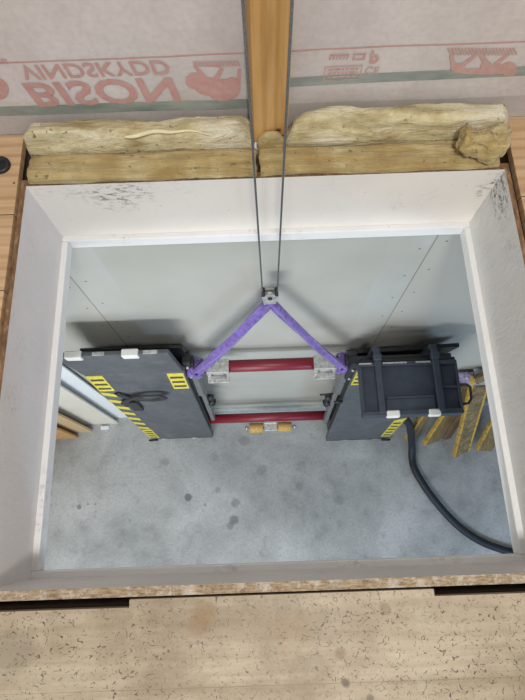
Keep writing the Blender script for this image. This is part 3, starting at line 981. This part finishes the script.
# hose
b = MB()
key = [(.86, .60, .62), (.96, .60, .44), (1.05, .56, .22), (1.11, .50, .06)]
key = [tuple(at(403, 417, z=.60)), tuple(at(409, 424, z=.42)), tuple(at(411, 434, z=.22)), tuple(at(412, 446, z=.07))] + [tuple(at(u, v, z=.026)) for u, v in ((412, 458), (415, 470), (425, 487), (436, 502), (449, 517), (463, 530), (480, 541), (497, 548), (512, 552))] + [(1.95, -.31, .026), (2.3, -.30, .026)]
def catmull(k, n=8):
    k = [Vector(p) for p in k]; out = []
    for i in range(len(k) - 1):
        p0, p1, p2, p3 = k[max(i - 1, 0)], k[i], k[i + 1], k[min(i + 2, len(k) - 1)]
        for j in range(n):
            t = j / n
            out.append(.5 * ((2 * p1) + (p2 - p0) * t + (2 * p0 - 5 * p1 + 4 * p2 - p3) * t * t + (3 * p1 - p0 - 3 * p2 + p3) * t ** 3))
    out.append(k[-1]); return out
b.tube(catmull(key), .027, 14)
b.build('power_hose', RUBBER, label='thick black hose running from the tail lift across the concrete', cat='hose')

# ------------------------------------------------------------ boards against the wall, left
def board(name, xr, y, th, w_, h_, mat, label, cat, edge=None, lean=0.0):
    b = MB(); b.box((xr - w_, y, 0), (xr, y + th, h_), .001)
    def fnb(p): return Vector((p.x, p.y + lean * p.z, p.z))
    return b.build(name, mat, label=label, cat=cat, group='boards leaning at the back wall', fn=fnb)
board('white_panel', -1.065, .805, .010, 1.2, 1.9, WHITEB, 'smooth white panel upright against the wall, beside the hazard stripes', 'panel')
board('plasterboard_sheet', -1.165, .760, .013, 1.2, 1.7, CREAM, 'cream plasterboard sheet upright in front of the white panel', 'panel')
board('chipboard_sheet', -1.365, .700, .016, .9, .95, CHIPF, 'pale chipboard offcut standing in front of the cream sheet', 'panel')
board('chipboard_sheet', -1.475, .655, .016, .8, .80, CHIPF2, 'orange tinted chipboard offcut, foremost of the boards at the left wall end', 'panel')
b = MB(); b.box((-1.30, .715, 0), (-1.235, .742, .02), .004)
b.build('timber_offcut', WHITEB, label='small pale offcut on the floor at the foot of the cream sheet', cat='offcut')

# ------------------------------------------------------------ beams leaning at the wall, right
def beam(ub, vb, ut, vt, wid, label, web, flanges=(1, 1), back=0.0, ytop=.795):
    p0 = at(ub, vb, z=.02); p1 = at(ut, vt, y=ytop - back)
    p0 = p0 + Vector((0, -back, 0))
    a_ = (p1 - p0).normalized()
    p0 = p0 - a_ * ((p0.z - .045) / a_.z) if abs(a_.z) > .1 else p0
    rt_ = empty('formwork_beam', (p0.x, p0.y, 0), label, 'beam', 'beams leaning at the wall')
    wd = (Vector((1, .35, 0)) - a_ * Vector((1, .35, 0)).dot(a_)).normalized()
    b = MB(); b.obox(p0, p1, wd, wid, .028, .003); b.build('web', web, rt_)
    for k, f_ in zip((-1, 1), flanges):
        if not f_: continue
        b = MB(); o_ = wd * k * (wid / 2 + .012)
        b.obox(p0 + o_, p1 + o_, wd, .018, .030, .004); b.build('flange', YBEAM if f_ == 1 else BROWNW, rt_)
    return rt_
beam(410, 438, 449, 385, .070, 'yellow edged brown beam behind the hose, leftmost of the leaning beams', OCHRE, (1, 0))
beam(429, 444, 468, 386, .095, 'ochre beam with one yellow edge, just right of the hose', OCHRE, (1, 2))
beam(445, 440, 478, 390, .060, 'plain brown beam without yellow paint among the leaning beams', BROWNW, (0, 0))
beam(460, 452, 482, 374, .095, 'beam with two yellow edges and a mottled worn web', GREYW, (1, 1), back=.02)
beam(481, 454, 512, 396, .105, 'beam with a thick yellow edge beside the hatch trim, rightmost of the leaning beams', OCHRE, (1, 2))
def sheet(name, c, sx, sy, mat, label, cat, seed):
    b = MB(); n = 22; g = []
    for i in range(n + 1):
        row = []
        for j in range(n + 1):
            p = Vector(((i / n - .5) * sx, (j / n - .5) * sy, 0))
            d = noise.noise(Vector((p.x * 18, p.y * 18, seed))) * .03 + noise.noise(Vector((p.x * 50, p.y * 50, seed))) * .012
            row.append(b.bm.verts.new(Vector(c) + p + Vector((0, 0, d))))
        g.append(row)
    for i in range(n):
        for j in range(n): b.bm.faces.new((g[i][j], g[i + 1][j], g[i + 1][j + 1], g[i][j + 1]))
    o = b.build(name, mat, label=label, cat=cat)
    md = o.modifiers.new('thick', 'SOLIDIFY'); md.thickness = .003
    return o
PLAST = plain('milky_plastic', (206, 216, 218), .25, 0, .1, 40)
LILAC = plain('lilac_plastic', (178, 170, 204), .3, 0, .2, 40)
# low rack by the wall that the plastic lies on
rk = empty('wall_rack', (1.45, .78, 0), 'small dark rack by the wall holding crumpled plastic, behind the leaning beams', 'rack')
b = MB(); b.box((1.16, .715, 1.005), (1.80, .825, 1.025), .003); b.build('shelf', BROWNW, rk)
for x in (1.165, 1.765):
    b = MB(); b.box((x, .795, 0), (x + .03, .825, 1.005), .002); b.build('post', BROWNW, rk)
sheet('plastic_sheet', (1.40, .775, 1.052), .26, .10, PLAST, 'crumpled milky plastic sheet lying on the wall rack', 'plastic sheet', 2.0)
sheet('plastic_bag', (1.215, .765, 1.052), .10, .08, LILAC, 'lilac plastic bag on the rack end next to the tail lift', 'bag', 5.0)
